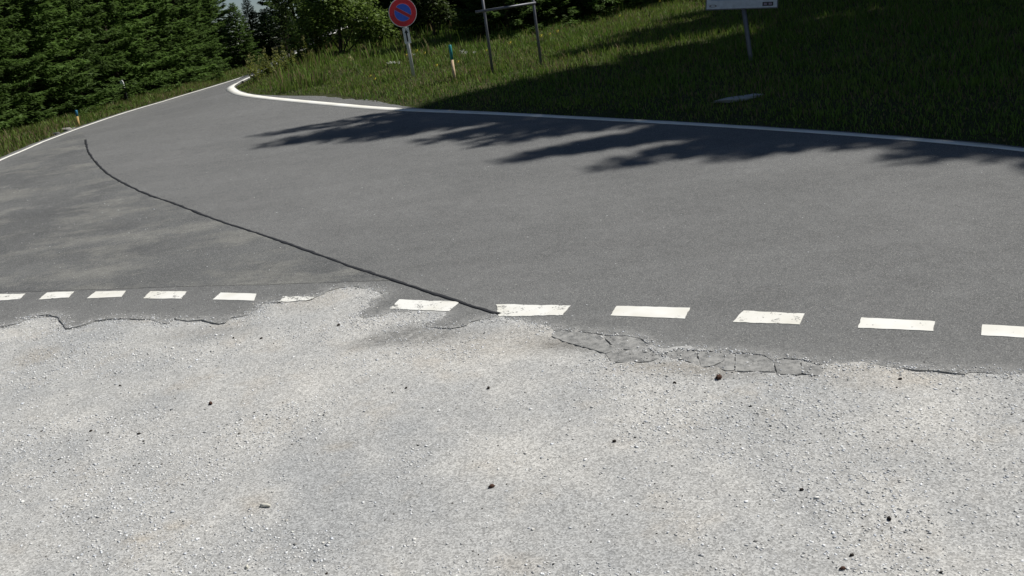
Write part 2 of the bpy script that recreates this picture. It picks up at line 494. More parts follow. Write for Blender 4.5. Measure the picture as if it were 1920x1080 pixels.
def strip(name, L, wid, dz, mat, parent, th=.0035, **kw):
    n = len(L); wl = wid if isinstance(wid, list) else [wid] * n
    A = offset(L, [q / 2 for q in wl]); B = offset(L, [-q / 2 for q in wl])
    V = []
    for pts, t in ((A, 0), (B, 0), (A, th), (B, th)):
        P = np.array(pts); V.append(np.column_stack([P, G0(P[:, 0], P[:, 1]) + dz - t]))
    V = np.vstack(V); i = np.arange(n - 1)
    F = np.vstack([np.stack([i + n, i + n + 1, i + 1, i], 1), np.stack([i, i + 1, i + 1 + 2 * n, i + 2 * n], 1), np.stack([i + n + 1, i + n, i + 3 * n, i + 1 + 3 * n], 1)])
    return obj(name, mesh_np(name, V, F), mat, parent, **kw)

SEAMR = rag(SEAM, .035, .016, 88, .16)
wv = [.018 + .022 * float(vnoise(x, y, .35, 4)) + .020 * float(vnoise(x, y, .07, 6)) for x, y in SEAMR]
strip('bitumen_joint', SEAMR, wv, .0062, M_TAR, road)

# edge lines
LR = resample(LS, .25)
strip('edge_line', LR, [.095 + .02 * float(vnoise(x, y, .4, 3)) for x, y in LR], .012, M_PAINT_LINE, road)
RR = resample(RS, .15)
def rw(x, y): return float(np.interp(x, [-6.5, -4.5, -2.3, .8, 3.7, 6], [.24, .26, .25, .19, .16, .14]))
strip('edge_line', RR, [rw(x, y) + .02 * (float(vnoise(x, y, .3, 2)) - .5) for x, y in RR], .006, M_PAINT_LINE, road)

# dashes along the lay-by: each its own quadrilateral of paint with a worn outline
DASHES = [((0, 552), (47, 551), (37, 561), (-12, 565), 1), ((88, 549), (139, 547), (128, 558), (73, 562), 1), ((180, 547), (236, 545.5), (228, 557), (162, 560), 0),
          ((283, 546.5), (349, 547), (340, 560.5), (267, 560), 1), ((414, 549), (481, 551), (477, 564), (399, 562), 0), ((533, 556), (590, 557.5), (573, 563), (524, 567), 2),
          ((748, 562), (862, 566), (842, 584), (731, 579), 1), ((930, 571), (1069, 573.5), (1056, 591), (935, 594), 1), ((1157, 574), (1294, 578), (1283, 598), (1144, 592), 0),
          ((1393, 583), (1508, 589), (1499, 609), (1376, 604.5), 1), ((1615, 596), (1753, 603), (1749, 621), (1608, 615), 0), ((1842, 609), (1985, 617), (1982, 637), (1840, 629), 0),
          ((2070, 623), (2215, 632), (2216, 653), (2072, 643), 0)]
for a, b, c, d, wn in DASHES:
    q = at2([a, b, c, d]); q = rag(q + [q[0]], .04, (.008, .014, .03)[wn], 31, .06)[:-1]
    obj('dash', sheet('dash', q, [], .0045, .003), (M_PAINT, M_PAINT_WORN, M_PAINT_FADED)[wn], road)

# broken pieces along the edge, parted by cracks
PIECES = [[(1042, 619), (1087, 622.5), (1123, 628), (1144, 648), (1151, 656), (1134, 661), (1096, 650), (1060, 640), (1036, 630)],
          [(1139, 630), (1175, 630), (1199, 635), (1218, 652), (1187, 654.5), (1156, 653.5), (1149, 646), (1130, 628.5)],
          [(1156, 657), (1187, 658), (1217, 656), (1236, 665), (1240, 669), (1216, 676), (1181, 678), (1148, 677), (1137, 662)],
          [(1243, 665), (1271, 656), (1304, 658.5), (1309, 684), (1280, 673), (1245, 669)],
          [(1308, 658.5), (1350, 661), (1355, 661.5), (1356, 675), (1337, 684), (1316, 687), (1312, 676)],
          [(1358, 662), (1377, 663), (1376, 692), (1361, 693), (1341, 685.5), (1358, 676)],
          [(1381, 664), (1408, 665), (1430, 667), (1447, 676), (1453, 697), (1437, 695), (1408, 695), (1380, 694)],
          [(1453, 676.5), (1472, 673), (1499, 676), (1503, 698), (1494, 701), (1458, 700)],
          [(1503, 677), (1512, 677.5), (1540, 686), (1547, 696), (1533, 702), (1507, 699)]]
def piece_dust(x, y):
    c = np.zeros((len(x), 3)); c[:, 0] = .45 + .6 * vnoise(x, y, .16, 15); return c
for i, P in enumerate(PIECES):
    q = at2(P); cx, cy = np.mean(q, 0); q = [(cx + (x - cx) * 1.035, cy + (y - cy) * 1.035) for x, y in q]; q = rag(q + [q[0]], .03, .005, 40 + i, .05)[:-1]
    
    me = sheet('asphalt_piece', q, [], -.0005 - .0012 * (i % 3), .03, piece_dust)
    o = obj('asphalt_piece', me, M_ROAD, road)

# gravel of the lay-by
ggx = axis(-16, 16, -4.6, 4.2, .05, 1.25); ggy = axis(-9, 13, 3.4, 8.6, .05, 1.25)
X, Y = np.meshgrid(ggx, ggy); X, Y = X.ravel(), Y.ravel()
def blob(x, y, px, py, rx, ry, ang=0):
    c = at(px, py); u = x - c[0]; v = y - c[1]; ca, sa = math.cos(ang), math.sin(ang)
    a = (u * ca + v * sa) / rx; b = (-u * sa + v * ca) / ry
    return np.exp(-(a * a + b * b) ** 1.6)
def gravel_attr(x, y):
    c = np.zeros((len(x), 3))
    sh = blob(x, y, 790, 625, .38, .22, -.3) + .7 * blob(x, y, 700, 640, .3, .15) + .75 * blob(x, y, 1110, 650, .5, .14, -.5) + .5 * blob(x, y, 1330, 695, .5, .08, -.5) + .45 * blob(x, y, 380, 625, .5, .2, -.2) + .3 * blob(x, y, 1060, 640, .3, .2)
    c[:, 0] = np.clip(sh, 0, .9)
    oc = .5 * blob(x, y, 330, 985, .09, .05) + .45 * blob(x, y, 255, 1012, .10, .05) + .4 * blob(x, y, 480, 945, .08, .1) + .35 * blob(x, y, 635, 835, .12, .06) + .35 * blob(x, y, 70, 665, .2, .2) + .25 * blob(x, y, 580, 560, .3, .3) + .3 * blob(x, y, 1270, 690, .5, .12, -.4) + .25 * blob(x, y, 1640, 700, .5, .2, -.4) + .25 * blob(x, y, 950, 640, .7, .3)
    c[:, 1] = np.clip(oc, 0, .8)
    return c
def gravel_z(x, y): return G0(x, y) - .003 + .030 * (fbm(x, y, .45, 61) - .5) + .005 * (vnoise(x, y, .09, 67) - .5)
Z = gravel_z(X, Y)
far_under = edge_d(X, Y); Z = Z - np.where(inside(X, Y, road_poly), np.interp(far_under, [.01, .06, .14], [0, .004, .04]), 0)
for P in PIECES: Z = Z - np.where(inside(X, Y, at2(P)), .014, 0)
Z = Z - .35 * sstep(-.6, -.1, dright(X, Y)) - .35 * sstep(-1, -.3, dleft(X, Y))
n1, n2 = len(ggx), len(ggy); idx = np.arange(n1 * n2).reshape(n2, n1)
Fq = np.stack([idx[:-1, :-1], idx[:-1, 1:], idx[1:, 1:], idx[1:, :-1]], -1).reshape(-1, 4)
gravel = obj('gravel_ground', mesh_np('gravel_ground', np.column_stack([X, Y, Z]), Fq, gravel_attr(X, Y), True), M_GRAVEL, kind='structure')

# ------------------------------------------------------------------ loose stones
OCT_V = np.array([(1, 0, 0), (-1, 0, 0), (0, 1, 0), (0, -1, 0), (0, 0, 1), (0, 0, -1)], float)
OCT_F = np.array([(0, 2, 4), (2, 1, 4), (1, 3, 4), (3, 0, 4), (2, 0, 5), (1, 2, 5), (3, 1, 5), (0, 3, 5)])
def stones(x, y, z, s, col, name, kind='stuff', parent=None, label=None, cat=None):
    n = len(x)
    V = OCT_V[None] * rng.uniform(.6, 1.25, (n, 6, 1)) + rng.uniform(-.22, .22, (n, 6, 3))
    a = rng.uniform(0, 6.283, n); tl = rng.uniform(-.35, .35, n)
    ca, sa, ct, st = np.cos(a), np.sin(a), np.cos(tl), np.sin(tl)
    V[:, :, 2] *= rng.uniform(.32, .62, n)[:, None]; V[:, :, 0] *= rng.uniform(.8, 1.4, n)[:, None]
    vx = V[:, :, 0] * ct[:, None] + V[:, :, 2] * st[:, None]; vz = -V[:, :, 0] * st[:, None] + V[:, :, 2] * ct[:, None]
    wx = vx * ca[:, None] - V[:, :, 1] * sa[:, None]; wy = vx * sa[:, None] + V[:, :, 1] * ca[:, None]
    P = np.stack([wx, wy, vz], -1) * s[:, None, None] + np.stack([x, y, z + s * .08], -1)[:, None, :]
    F = (OCT_F[None] + (np.arange(n) * 6)[:, None, None]).reshape(-1, 3)
    return obj(name, mesh_np(name, P.reshape(-1, 3), F, np.repeat(col, 6, 0)), M_STONE, parent, label, cat, kind=kind)
def stone_cols(n, pale=.5):
    v = rng.uniform(.42, .64, n); m = rng.random(n); v = np.where(m < .40, rng.uniform(.70, .93, n), v); v = np.where(m > .97, rng.uniform(.16, .32, n), v)
    v = np.where(m > .988, rng.uniform(.02, .06, n), v)
    warm = rng.normal(0, .03, n)
    return np.clip(np.stack([v * (1 + warm), v * (1 + warm * .3), v * (.985 - warm)], -1), .01, .85)

N = 265000
x = rng.uniform(-6.6, 5.6, N); y = rng.uniform(3.0, 9.6, N)
infr = np.abs(x + .2) < .70 * y + .7
x, y = x[infr], y[infr]
onroad = inside(x, y, road_poly); ed = edge_d(x, y)
dens = .10 + 1.05 * sstep(.42, .62, fbm(x, y, .8, 71)) + .35 * sstep(.5, .68, fbm(x, y, .25, 75))
cR = at(1720, 830); dens = dens + .55 * np.exp(-(((x - cR[0]) / 1.1) ** 2 + ((y - cR[1]) / 1.0) ** 2))
cL = at(330, 660); dens = dens + .35 * np.exp(-(((x - cL[0]) / 1.2) ** 2 + ((y - cL[1]) / .35) ** 2))
ga = gravel_attr(x, y); dens = dens * (1 - .75 * ga[:, 0]) * (1 - .4 * ga[:, 1])
inp = np.zeros(len(x), bool)
for P in PIECES: inp |= inside(x, y, at2(P))
keep = (~onroad) & ((~inp) | (rng.random(len(x)) < .2)) & (rng.random(len(x)) < np.clip(dens, 0, 1.2) * .62)
x, y = x[keep], y[keep]; n = len(x)
s = .0026 + .0086 * rng.random(n) ** 2.8 + (rng.random(n) < .05) * rng.uniform(0, .007, n)
stones(x, y, gravel_z(x, y), s, stone_cols(n), 'loose_gravel', label='loose pale grey gravel stones strewn over the lay-by', cat='gravel')

N = 60000
x = rng.uniform(-9, 6, N); y = rng.uniform(5, 17, N)
ok = inside(x, y, road_poly); x, y = x[ok], y[ok]
ed = edge_d(x, y); old = inside(x, y, OLD_POLY)
pr = .9 * np.exp(-ed / .10) + .02 + .10 * old * (vnoise(x, y, .7, 90) ** 2) + .05 * np.exp(-ed / .8)
k = rng.random(len(x)) < pr; x, y, old = x[k], y[k], old[k]; n = len(x)
s = .0025 + .006 * rng.random(n) ** 2.4
stones(x, y, G0(x, y) + .0045 * old, s, stone_cols(n), 'scattered_grit', label='pale grit scattered over the asphalt near its broken edge', cat='grit')

# gravel that has crept over the broken edge
EL = np.array(EDGE); seg = rng.integers(0, len(EL) - 1, 26000); tt = rng.random(26000)[:, None]
pe = EL[seg] * (1 - tt) + EL[seg + 1] * tt + rng.normal(0, .055, (26000, 2))
inp = np.zeros(26000, bool)
for P in PIECES: inp |= inside(pe[:, 0], pe[:, 1], at2(P))
kk = ((~inp) | (rng.random(26000) < .15)) & (np.abs(pe[:, 0] + .2) < .62 * pe[:, 1] + .3) & (rng.random(26000) < .25 + .9 * vnoise(pe[:, 0], pe[:, 1], .3, 77))
pe = pe[kk]; n = len(pe)
s = .003 + .008 * rng.random(n) ** 2.2
stones(pe[:, 0], pe[:, 1], np.where(inside(pe[:, 0], pe[:, 1], road_poly), G0(pe[:, 0], pe[:, 1]), gravel_z(pe[:, 0], pe[:, 1])), s, stone_cols(n) * .92, 'edge_gravel', label='gravel that has crept over the broken asphalt edge', cat='gravel')

# larger single stones and spruce cones that can be told apart
ICO = None
def lump_mesh(name, seed, sx, sy, sz, col, scales=False):
    r = random.Random(seed); V = []; F = []; nu, nv = 8, 6
    for j in range(1, nv):
        t = math.pi * j / nv
        for i in range(nu):
            p = 2 * math.pi * (i + .5 * (j % 2)) / nu; q = (1 + r.uniform(-.22, .22)) if not scales else (1 + (.25 if i % 2 == j % 2 else -.12))
            V.append((sx * math.sin(t) * math.cos(p) * q, sy * math.sin(t) * math.sin(p) * q, sz * math.cos(t) * q))
    b = len(V); V += [(0, 0, sz), (0, 0, -sz)]
    for j in range(nv - 2):
        for i in range(nu):
            F.append((j * nu + i, (j + 1) * nu + i, (j + 1) * nu + (i + 1) % nu)); F.append((j * nu + i, (j + 1) * nu + (i + 1) % nu, j * nu + (i + 1) % nu))
    for i in range(nu):
        F.append((b, i, (i + 1) % nu)); F.append((b + 1, (nv - 2) * nu + (i + 1) % nu, (nv - 2) * nu + i))
    if scales: V = [(x, z, y) for x, y, z in V]
    return mesh_np(name, np.array(V), np.array(F), np.tile(col, (len(V), 1)))
DK = (.030, .024, .020); BR = (.075, .040, .028); PL = (.62, .60, .52)
SINGLES = [(1348, 709, 'spruce_cone', .030, BR, 'dark brown cone lying just below the cracked asphalt edge'),
           (922, 912, 'spruce_cone', .019, BR, 'brown cone alone in the bare gravel, low middle of the picture'),
           (395, 757, 'spruce_cone', .020, BR, 'reddish brown cone fragment on gravel at the left'),
           (1580, 1068, 'spruce_cone', .015, BR, 'small brown cone at the bottom edge of the gravel'),
           (916, 728, 'dark_stone', .016, DK, 'dark pebble on gravel below the dash where the black joint ends'),
           (635, 610, 'dark_stone', .017, DK, 'dark pebble in the gravel hollow that bites into the asphalt'),
           (1152, 828, 'dark_stone', .015, DK, 'dark pebble on gravel right of the middle'),
           (1668, 976, 'dark_stone', .016, DK, 'jet black pebble in the lower right gravel'),
           (260, 812, 'dark_stone', .013, DK, 'dark oval pebble in the left gravel, above the ochre stains'),
           (170, 807, 'dark_stone', .013, DK, 'dark pebble left of the dark oval one in the left gravel'),
           (1503, 918, 'dark_stone', .013, DK, 'dark pebble with pale stones around it, right gravel'),
           (1597, 1042, 'dark_stone', .013, DK, 'dark chip near the bottom right edge of the gravel'),
           (762, 728, 'dark_stone', .013, DK, 'small dark pebble on gravel under the worn dash'),
           (1265, 718, 'dark_stone', .013, DK, 'dark pebble below the left end of the cracked pieces'),
           (1688, 710, 'dark_stone', .014, DK, 'dark pebble just below the asphalt edge at the right'),
           (490, 636, 'dark_stone', .014, DK, 'dark pebble below the dash that fades into gravel'),
           (438, 634, 'dark_stone', .012, DK, 'dark pebble in the coarse gravel heap at the left edge of the asphalt'),
           (497, 949, 'wood_chip', .022, PL, 'pale elongated chip on gravel beside the ochre stain'),
           (463, 1062, 'pale_stone', .016, PL, 'largest pale stone at the bottom of the left gravel')]
for i, (px, py, nm, s, c, lab) in enumerate(SINGLES):
    p = at(px, py); me = lump_mesh(nm, 100 + i, s * (1.7 if nm == 'wood_chip' else 1), s * .62, s * .6, c, nm == 'spruce_cone')
    o = obj(nm, me, M_STONE, None, lab, {'spruce_cone': 'cone', 'dark_stone': 'stone', 'wood_chip': 'chip', 'pale_stone': 'stone'}[nm])
    o.location = (p[0], p[1], float(gravel_z(p[0], p[1])) + s * .38); o.rotation_euler = (0, 0, random.uniform(0, 3))
N = 130
px = rng.uniform(0, 1920, N); py = rng.uniform(640, 1078, N); pp = np.array([at(a, b) for a, b in zip(px, py)])
kk = ~inside(pp[:, 0], pp[:, 1], road_poly); pp = pp[kk]; n = len(pp)
stones(pp[:, 0], pp[:, 1], gravel_z(pp[:, 0], pp[:, 1]), rng.uniform(.004, .009, n), np.tile(DK, (n, 1)) * rng.uniform(.7, 2, (n, 1)), 'dark_chips', label='tiny dark chips of bark and stone scattered in the gravel', cat='chips')

# ------------------------------------------------------------------ grass
def blades(x, y, h, wd, col, name, label, lean=.45, zf=G):
    n = len(x); z = zf(x, y) - .02
    a = rng.uniform(0, 6.283, n); b = rng.uniform(0, 6.283, n); l = h * lean * rng.uniform(.2, 1.2, n)
    dx, dy = np.cos(a) * wd / 2, np.sin(a) * wd / 2; tx, ty = np.cos(b) * l, np.sin(b) * l
    V = np.stack([np.stack([x - dx, y - dy, z], -1), np.stack([x + dx, y + dy, z], -1),
                  np.stack([x + tx * .35 + dx * .8, y + ty * .35 + dy * .8, z + h * .62], -1), np.stack([x + tx * .35 - dx * .8, y + ty * .35 - dy * .8, z + h * .62], -1),
                  np.stack([x + tx, y + ty, z + h], -1)], 1)
    base = (np.arange(n) * 5)[:, None, None]
    F = (np.array([(0, 1, 2), (0, 2, 3), (3, 2, 4)])[None] + base).reshape(-1, 3)
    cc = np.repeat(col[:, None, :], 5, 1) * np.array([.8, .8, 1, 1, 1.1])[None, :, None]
    return obj(name, mesh_np(name, V.reshape(-1, 3), F, cc.reshape(-1, 3)), M_GRASS, None, label, 'grass', kind='stuff')
def grass_cols(x, y, dry=.2, seed=0):
    n = len(x); t = fbm(x, y, 1.2, 200 + seed); m = rng.random(n)
    c = np.array([.110, .205, .028])[None] * (1 - t[:, None]) + np.array([.175, .240, .042])[None] * t[:, None]
    d = (m < dry * (.4 + 1.2 * vnoise(x, y, .8, 300 + seed)))[:, None]
    c = np.where(d, np.array([.22, .175, .085])[None], c)
    return c * rng.uniform(.65, 1.3, (n, 1))
N = 420000
x = rng.uniform(-9, 16, N); y = rng.uniform(8, 40, N); d = dright(x, y)
sh = np.interp(x, [-6, -3.6, -1.5, 1], [.2, .78, .3, .2])
k = (d > sh) & (d < 17) & (rng.random(N) < np.interp(d, [0, 6, 17], [1, .9, .5])) & (x < .63 * y + 1.5) & (x > -.30 * y - 1)
x, y, d = x[k], y[k], d[k]
h = (.05 + .12 * rng.random(len(x)) ** 1.8) * (.45 + 1.0 * fbm(x, y, .8, 41)) * np.interp(d, [0, .6, 2.5, 6], [.45, .7, 1, 1.25])
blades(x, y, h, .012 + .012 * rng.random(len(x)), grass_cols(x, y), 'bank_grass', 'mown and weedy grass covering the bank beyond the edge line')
N = 260000
x = rng.uniform(-24, -7, N); y = rng.uniform(12, 52, N); d = dleft(x, y)
k = (d > .22) & (d < 6.5); x, y, d = x[k], y[k], d[k]
h = (.08 + .18 * rng.random(len(x)) ** 1.4) * (.55 + .9 * fbm(x, y, 1.3, 43)) * np.interp(d, [0, .6, 2.5, 6], [.4, .7, 1.2, 1.7])
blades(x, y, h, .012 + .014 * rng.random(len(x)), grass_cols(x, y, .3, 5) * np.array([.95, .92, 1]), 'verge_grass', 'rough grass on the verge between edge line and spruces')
N = 34000
x = rng.uniform(-9, 6, N); y = rng.uniform(22, 46, N); d = dright(x, y)
k = (d > .5) & (d < 12) & (fbm(x, y, 1.6, 51) > .5) & (y > 24.8 + .72 * (x + 3.3)) ; x, y, d = x[k], y[k], d[k]
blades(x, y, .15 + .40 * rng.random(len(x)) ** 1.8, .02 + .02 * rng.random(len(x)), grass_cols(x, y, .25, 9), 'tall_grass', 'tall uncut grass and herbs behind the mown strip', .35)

# ------------------------------------------------------------------ trees
def frame_dirs(d):
    d = d / np.linalg.norm(d); a = np.cross(d, [0, 0, 1]); a /= (np.linalg.norm(a) + 1e-9); return d, a, np.cross(a, d)
def spruce_mesh(name, H, R, low, seed, nb, tw, twl, pw, wr):
    """crown of drooping boughs, each a fan of needle-clad twigs"""
    r = np.random.default_rng(seed); P = []; Cc = []
    for i in range(nb):
        h = low + (1 - low) * (i / nb) ** 1.12 * .985; z = h * H
        a = i * 2.39996 + r.uniform(-.35, .35); f = (1 - (h - low) / (1 - low))
        L = R * (f ** pw) * r.uniform(.72, 1.12) + .10
        sag = np.interp(h, [0, .5, 1], [-.30, -.10, .55]) + r.uniform(-.1, .1)
        n = max(5, int(tw * (L / R) ** .8)); t = np.sqrt(r.random(n)) * .95 + .05
        ca, sa = math.cos(a), math.sin(a)
        rad = t * L; zz = z + rad * sag - .12 * rad * np.sin(t * math.pi) + .10 * L * t ** 3
        side = r.choice([-1, 1], n); sp = r.uniform(.35, 1.2, n) * side; dr = r.normal(-.22, .25, n)
        l = twl * r.uniform(.6, 1.25, n) * np.interp(t, [0, 1], [1.15, .75]) * (.55 + .45 * min(1, L / (R * .5)))
        dx = np.cos(a + sp); dy = np.sin(a + sp)
        b = np.stack([ca * rad, sa * rad, zz], -1) + r.normal(0, .02 * R / 2, (n, 3))
        dv = np.stack([dx, dy, dr], -1); dv /= np.linalg.norm(dv, axis=1)[:, None]
        pv = np.stack([-dy, dx, r.normal(0, .6, n)], -1); pv /= np.linalg.norm(pv, axis=1)[:, None]
        wv = l * r.uniform(.7, 1.3, n) * wr
        q = np.stack([b, b + dv * (l * .45)[:, None] + pv * wv[:, None], b + dv * l[:, None], b + dv * (l * .45)[:, None] - pv * wv[:, None]], 1)
        q[:, 1, 2] -= .03 * l; q[:, 3, 2] -= .03 * l
        P.append(q)
        tone = r.uniform(.7, 1.25)
        c = np.array([.088, .150, .034])[None] * tone * r.uniform(.75, 1.25, (n, 1)) + np.array([.022, .030, .006])[None] * (t[:, None] ** 3) * r.uniform(0, 1.4, (n, 1))
        Cc.append(np.repeat(c[:, None], 4, 1))
    P = np.concatenate(P).reshape(-1, 3); Cc = np.concatenate(Cc).reshape(-1, 3)
    return mesh_np(name, P, np.arange(len(P)).reshape(-1, 4), Cc)
def trunk_mesh(name, H, r):
    m = MB(); m.tube([(0, 0, -.6), (0, 0, 0), (.02, .01, H * .3), (0, .02, H * .65), (0, 0, H * .98)], [r * 1.35, r * 1.1, r * .8, r * .45, .012], 8)
    me = bpy.data.meshes.new(name); me.from_pydata(m.v, [], m.f); me.materials.append(M_BARK); return me
PROTO = []
for i, (H, R, low, nb, tw, twl, pw, wr) in enumerate([(8.0, 2.45, .015, 320, 230, .23, .85, .135), (7.0, 2.2, .012, 300, 230, .22, .85, .135), (9.2, 2.6, .02, 340, 235, .24, .85, .135), (26, 2.9, .07, 230, 90, .8, .78, .14), (25, 3.2, .06, 220, 85, .8, .72, .14)]):
    cm = spruce_mesh('crown', H, R, low, 500 + i, nb, tw, twl, pw, wr); cm.materials.append(M_NEEDLE)
    PROTO.append((trunk_mesh('trunk', H, H * .013 + .03), cm, H))
def tree(pi, x, y, hgt, rot, wid, label, group, name='spruce_tree', z=None):
    tm, cm, H = PROTO[pi]
    e = empty(name, (x, y, float(G(np.array([x]), np.array([y]))[0]) if z is None else z), (0, 0, rot), label, 'tree', group)
    s = hgt / H; e.scale = (s * wid, s * wid, s)
    obj('trunk', tm, None, e); obj('crown', cm, None, e)
    return e

# the row along the far verge of the left edge line
LP = resample(LEFT, .5)
def along_left(yy, d):
    i = min(range(len(LP) - 1), key=lambda k: abs(LP[k][1] - yy)); (ax, ay), (bx, by) = LP[i], LP[i + 1]
    l = math.hypot(bx - ax, by - ay); return ax - (by - ay) / l * d, ay + (bx - ax) / l * d
NTH = ['first', 'second', 'third', 'fourth', 'fifth', 'sixth', 'seventh', 'eighth', 'ninth', 'tenth', 'eleventh', 'twelfth', 'thirteenth', 'fourteenth', 'fifteenth', 'sixteenth', 'seventeenth', 'eighteenth', 'nineteenth', 'twentieth']
def nth(i): return NTH[i] if i < 20 else ('twenty-', 'thirty-', 'forty-', 'fifty-')[(i - 20) // 10] + NTH[(i - 20) % 10] if i % 10 != 9 else ('thirtieth', 'fortieth', 'fiftieth')[(i - 29) // 10]
ORD = ['nearest', 'second', 'third', 'fourth', 'fifth', 'sixth', 'seventh', 'eighth', 'ninth', 'tenth', 'eleventh', 'twelfth']
row = [(19.0, 4.6, 7.5, 0), (22.4, 3.6, 7.2, 1), (25.2, 3.5, 8.0, 2), (28.2, 3.3, 7.0, 0), (31.2, 3.3, 8.2, 1), (34.6, 3.2, 8.6, 2), (38.0, 3.2, 9, 0), (42, 3.4, 8.5, 1), (46.5, 3.6, 8.0, 2), (55, 1.5, 2.9, 0)]
for i, (yy, d, hh, pi) in enumerate(row):
    x, y = along_left(yy, d)
    tree(pi, x, y, hh, i * 1.7, 1.0 + .06 * math.sin(i * 2.1), ORD[i] + ' bushy young spruce, counted from the left, in the row along the left edge line', 'spruces in the row along the left verge')
for i in range(20):
    yy = 17 + i * 2.1 + random.uniform(-.5, .5); x, y = along_left(min(yy, 58), 6.8 + 3.4 * (i % 3) + random.uniform(-.6, .6))
    if x / y > -.262: continue
    tree(i % 3, x, y, random.uniform(9, 13), i * 2.3, .95, nth(i) + ' dark spruce behind the front row left of the road, counted away from the camera', 'spruces behind the left front row')
for i, q in enumerate([-.50, -.455, -.41, -.365, -.325, -.29, -.262, -.178, -.14, -.10, -.055, -.01, .035, .08, .125]):
    yy = 60 + 7 * (i % 3); tree(i % 3, q * yy, yy, 11 + 2 * (i % 2) - (3 if abs(q + .22) < .05 else 0), i * 1.1, 1.2, nth(i) + ' spruce from the left in the far line that closes the view', 'far line of spruces')

for k, (x, y, hh) in enumerate([(-11.9, 50.5, 3.4), (-12.6, 61, 3.6), (-14.6, 66, 5)]):
    tree(k, x, y, hh, k, 1.25, ('low spruce at the far bend of the road, nearest of three', 'low spruce at the far bend of the road, middle one of three', 'low spruce at the far bend of the road, farthest of three')[k], 'low spruces at the far bend')

# low trees that close off the bank behind the sunny strip
back = [(1.0, 30.0, 6.0, 2), (3.4, 31.5, 7.0, 0), (5.9, 33.7, 7.5, 1), (8.4, 36.0, 8.0, 2), (-.4, 36.0, 6.5, 0), (1.9, 35.4, 7.4, 1), (4.2, 35.6, 8.2, 2), (6.8, 37.0, 8.6, 0), (9.4, 38.6, 9, 1), (-2.6, 35.6, 7.4, 2), (0.4, 37.4, 8, 0), (3.4, 38.6, 8.4, 1), (6.6, 41, 9, 2), (10.4, 43, 10, 0), (-3.0, 41.4, 6.0, 1), (-1.4, 42.5, 8, 2), (2.4, 44, 9, 0), (7, 46, 10, 1), (12.5, 40.5, 11, 2), (15.4, 44, 12, 0), (-2.6, 48.2, 7.5, 1), (12, 48, 12, 1), (0, 50, 9, 2)]
for i, (x, y, hh, pi) in enumerate(back):
    tree(pi, x, y, hh, i * 1.3, 1.05, nth(i) + ' dark spruce of the shaded wood behind the grass bank, counted from its front', 'spruces behind the grass bank')

# tall spruces east of the bank: their tops throw the jagged shade over the road
su = np.array([math.cos(SUN_AZ), math.sin(SUN_AZ)])
def tall(tipx, tipy, L, pi, wid, i):
    t = at(tipx, tipy); bx_, by_ = t[0] + su[0] * L, t[1] + su[1] * L
    zb = float(G(np.array([bx_]), np.array([by_]))[0]); hh = t[2] + L * math.tan(SUN_EL) - zb
    tree(pi, bx_, by_, hh, i * 1.9, wid, nth(i) + ' tall spruce right of the shaded bank, counted along its shadow from the left', 'tall spruces shading the bank')
FING = [(450, 260), (478, 274), (540, 268), (598, 266), (632, 267), (753, 272), (800, 262), (866, 273), (902, 307), (950, 299), (992, 293), (1085, 318), (1150, 300), (1250, 284), (1300, 305), (1345, 298), (1430, 275), (1520, 280), (1625, 300), (1662, 305), (1740, 298), (1805, 304), (1880, 326), (1925, 320), (2030, 335)]
CAST = [(a, b, 19.5 + (i * 2.7) % 4.5 - 1.5 * (a > 1300), 3 + i % 2, (.50, .66, .56)[i % 3]) for i, (a, b) in enumerate(FING)]
CAST += [(1010, 128, 21, 3, .8), (1110, 100, 20, 4, .8), (1200, 72, 21.5, 3, .85), (1290, 42, 20, 4, .9), (1400, 25, 21, 3, 1), (1560, 20, 22, 4, 1), (650, 118, 22, 4, .6), (760, 98, 22.5, 3, .75), (850, 82, 23, 4, .75), (960, 55, 22, 3, .8), (1060, 28, 23, 4, .8)]
CAST += [(2250, 350, 18, 3, 1), (735, 212, 26, 3, .9), (900, 224, 26.5, 4, .95), (1080, 236, 25.5, 3, 1), (1250, 243, 26.5, 4, 1.1), (1450, 252, 25, 3, 1.1), (1650, 268, 24.5, 4, 1.1), (1950, 295, 24, 3, 1.1), (1250, 185, 29, 4, 1.1), (1550, 190, 28, 3, 1.2), (1850, 220, 27, 4, 1.2), (1560, 125, 27, 3, 1.2), (1800, 110, 29, 4, 1.2)]
for i, (a, b, L, pi, wd) in enumerate(CAST):
    tall(a, b, L, pi, wd, i)

# ------------------------------------------------------------------ bushes
def leaf_cloud(name, clumps, n, ls, base, seed):
    r = np.random.default_rng(seed); P = []; Cc = []
    for (cx, cy, cz, rx_, ry_, rz_, fr) in clumps:
        m = int(n * fr); d = r.normal(0, 1, (m, 3)); d /= np.linalg.norm(d, axis=1)[:, None]
        q = d * (r.random(m) ** .45)[:, None] * np.array([rx_, ry_, rz_]) * (1 + .25 * np.sin(d[:, :1] * 5 + d[:, 2:] * 4)) + np.array([cx, cy, cz])
        q = q[q[:, 2] > .05]; m = len(q)
        a = r.uniform(0, 6.283, m); dv = np.stack([np.cos(a), np.sin(a), r.normal(-.2, .45, m)], -1); dv /= np.linalg.norm(dv, axis=1)[:, None]
        pv = np.cross(dv, r.normal(0, .5, (m, 3)) + np.array([0, 0, 1])); pv /= np.linalg.norm(pv, axis=1)[:, None]
        l = ls * r.uniform(.6, 1.3, m)[:, None]; wv = l * .34
        P.append(np.stack([q, q + dv * l * .5 + pv * wv, q + dv * l, q + dv * l * .5 - pv * wv], 1))
        Cc.append(np.repeat((np.array(base)[None] * r.uniform(.65, 1.35, (m, 1)))[:, None], 4, 1))
    P = np.concatenate(P).reshape(-1, 3); Cc = np.concatenate(Cc).reshape(-1, 3)
    me = mesh_np(name, P, np.arange(len(P)).reshape(-1, 4), Cc); me.materials.append(M_LEAF); return me
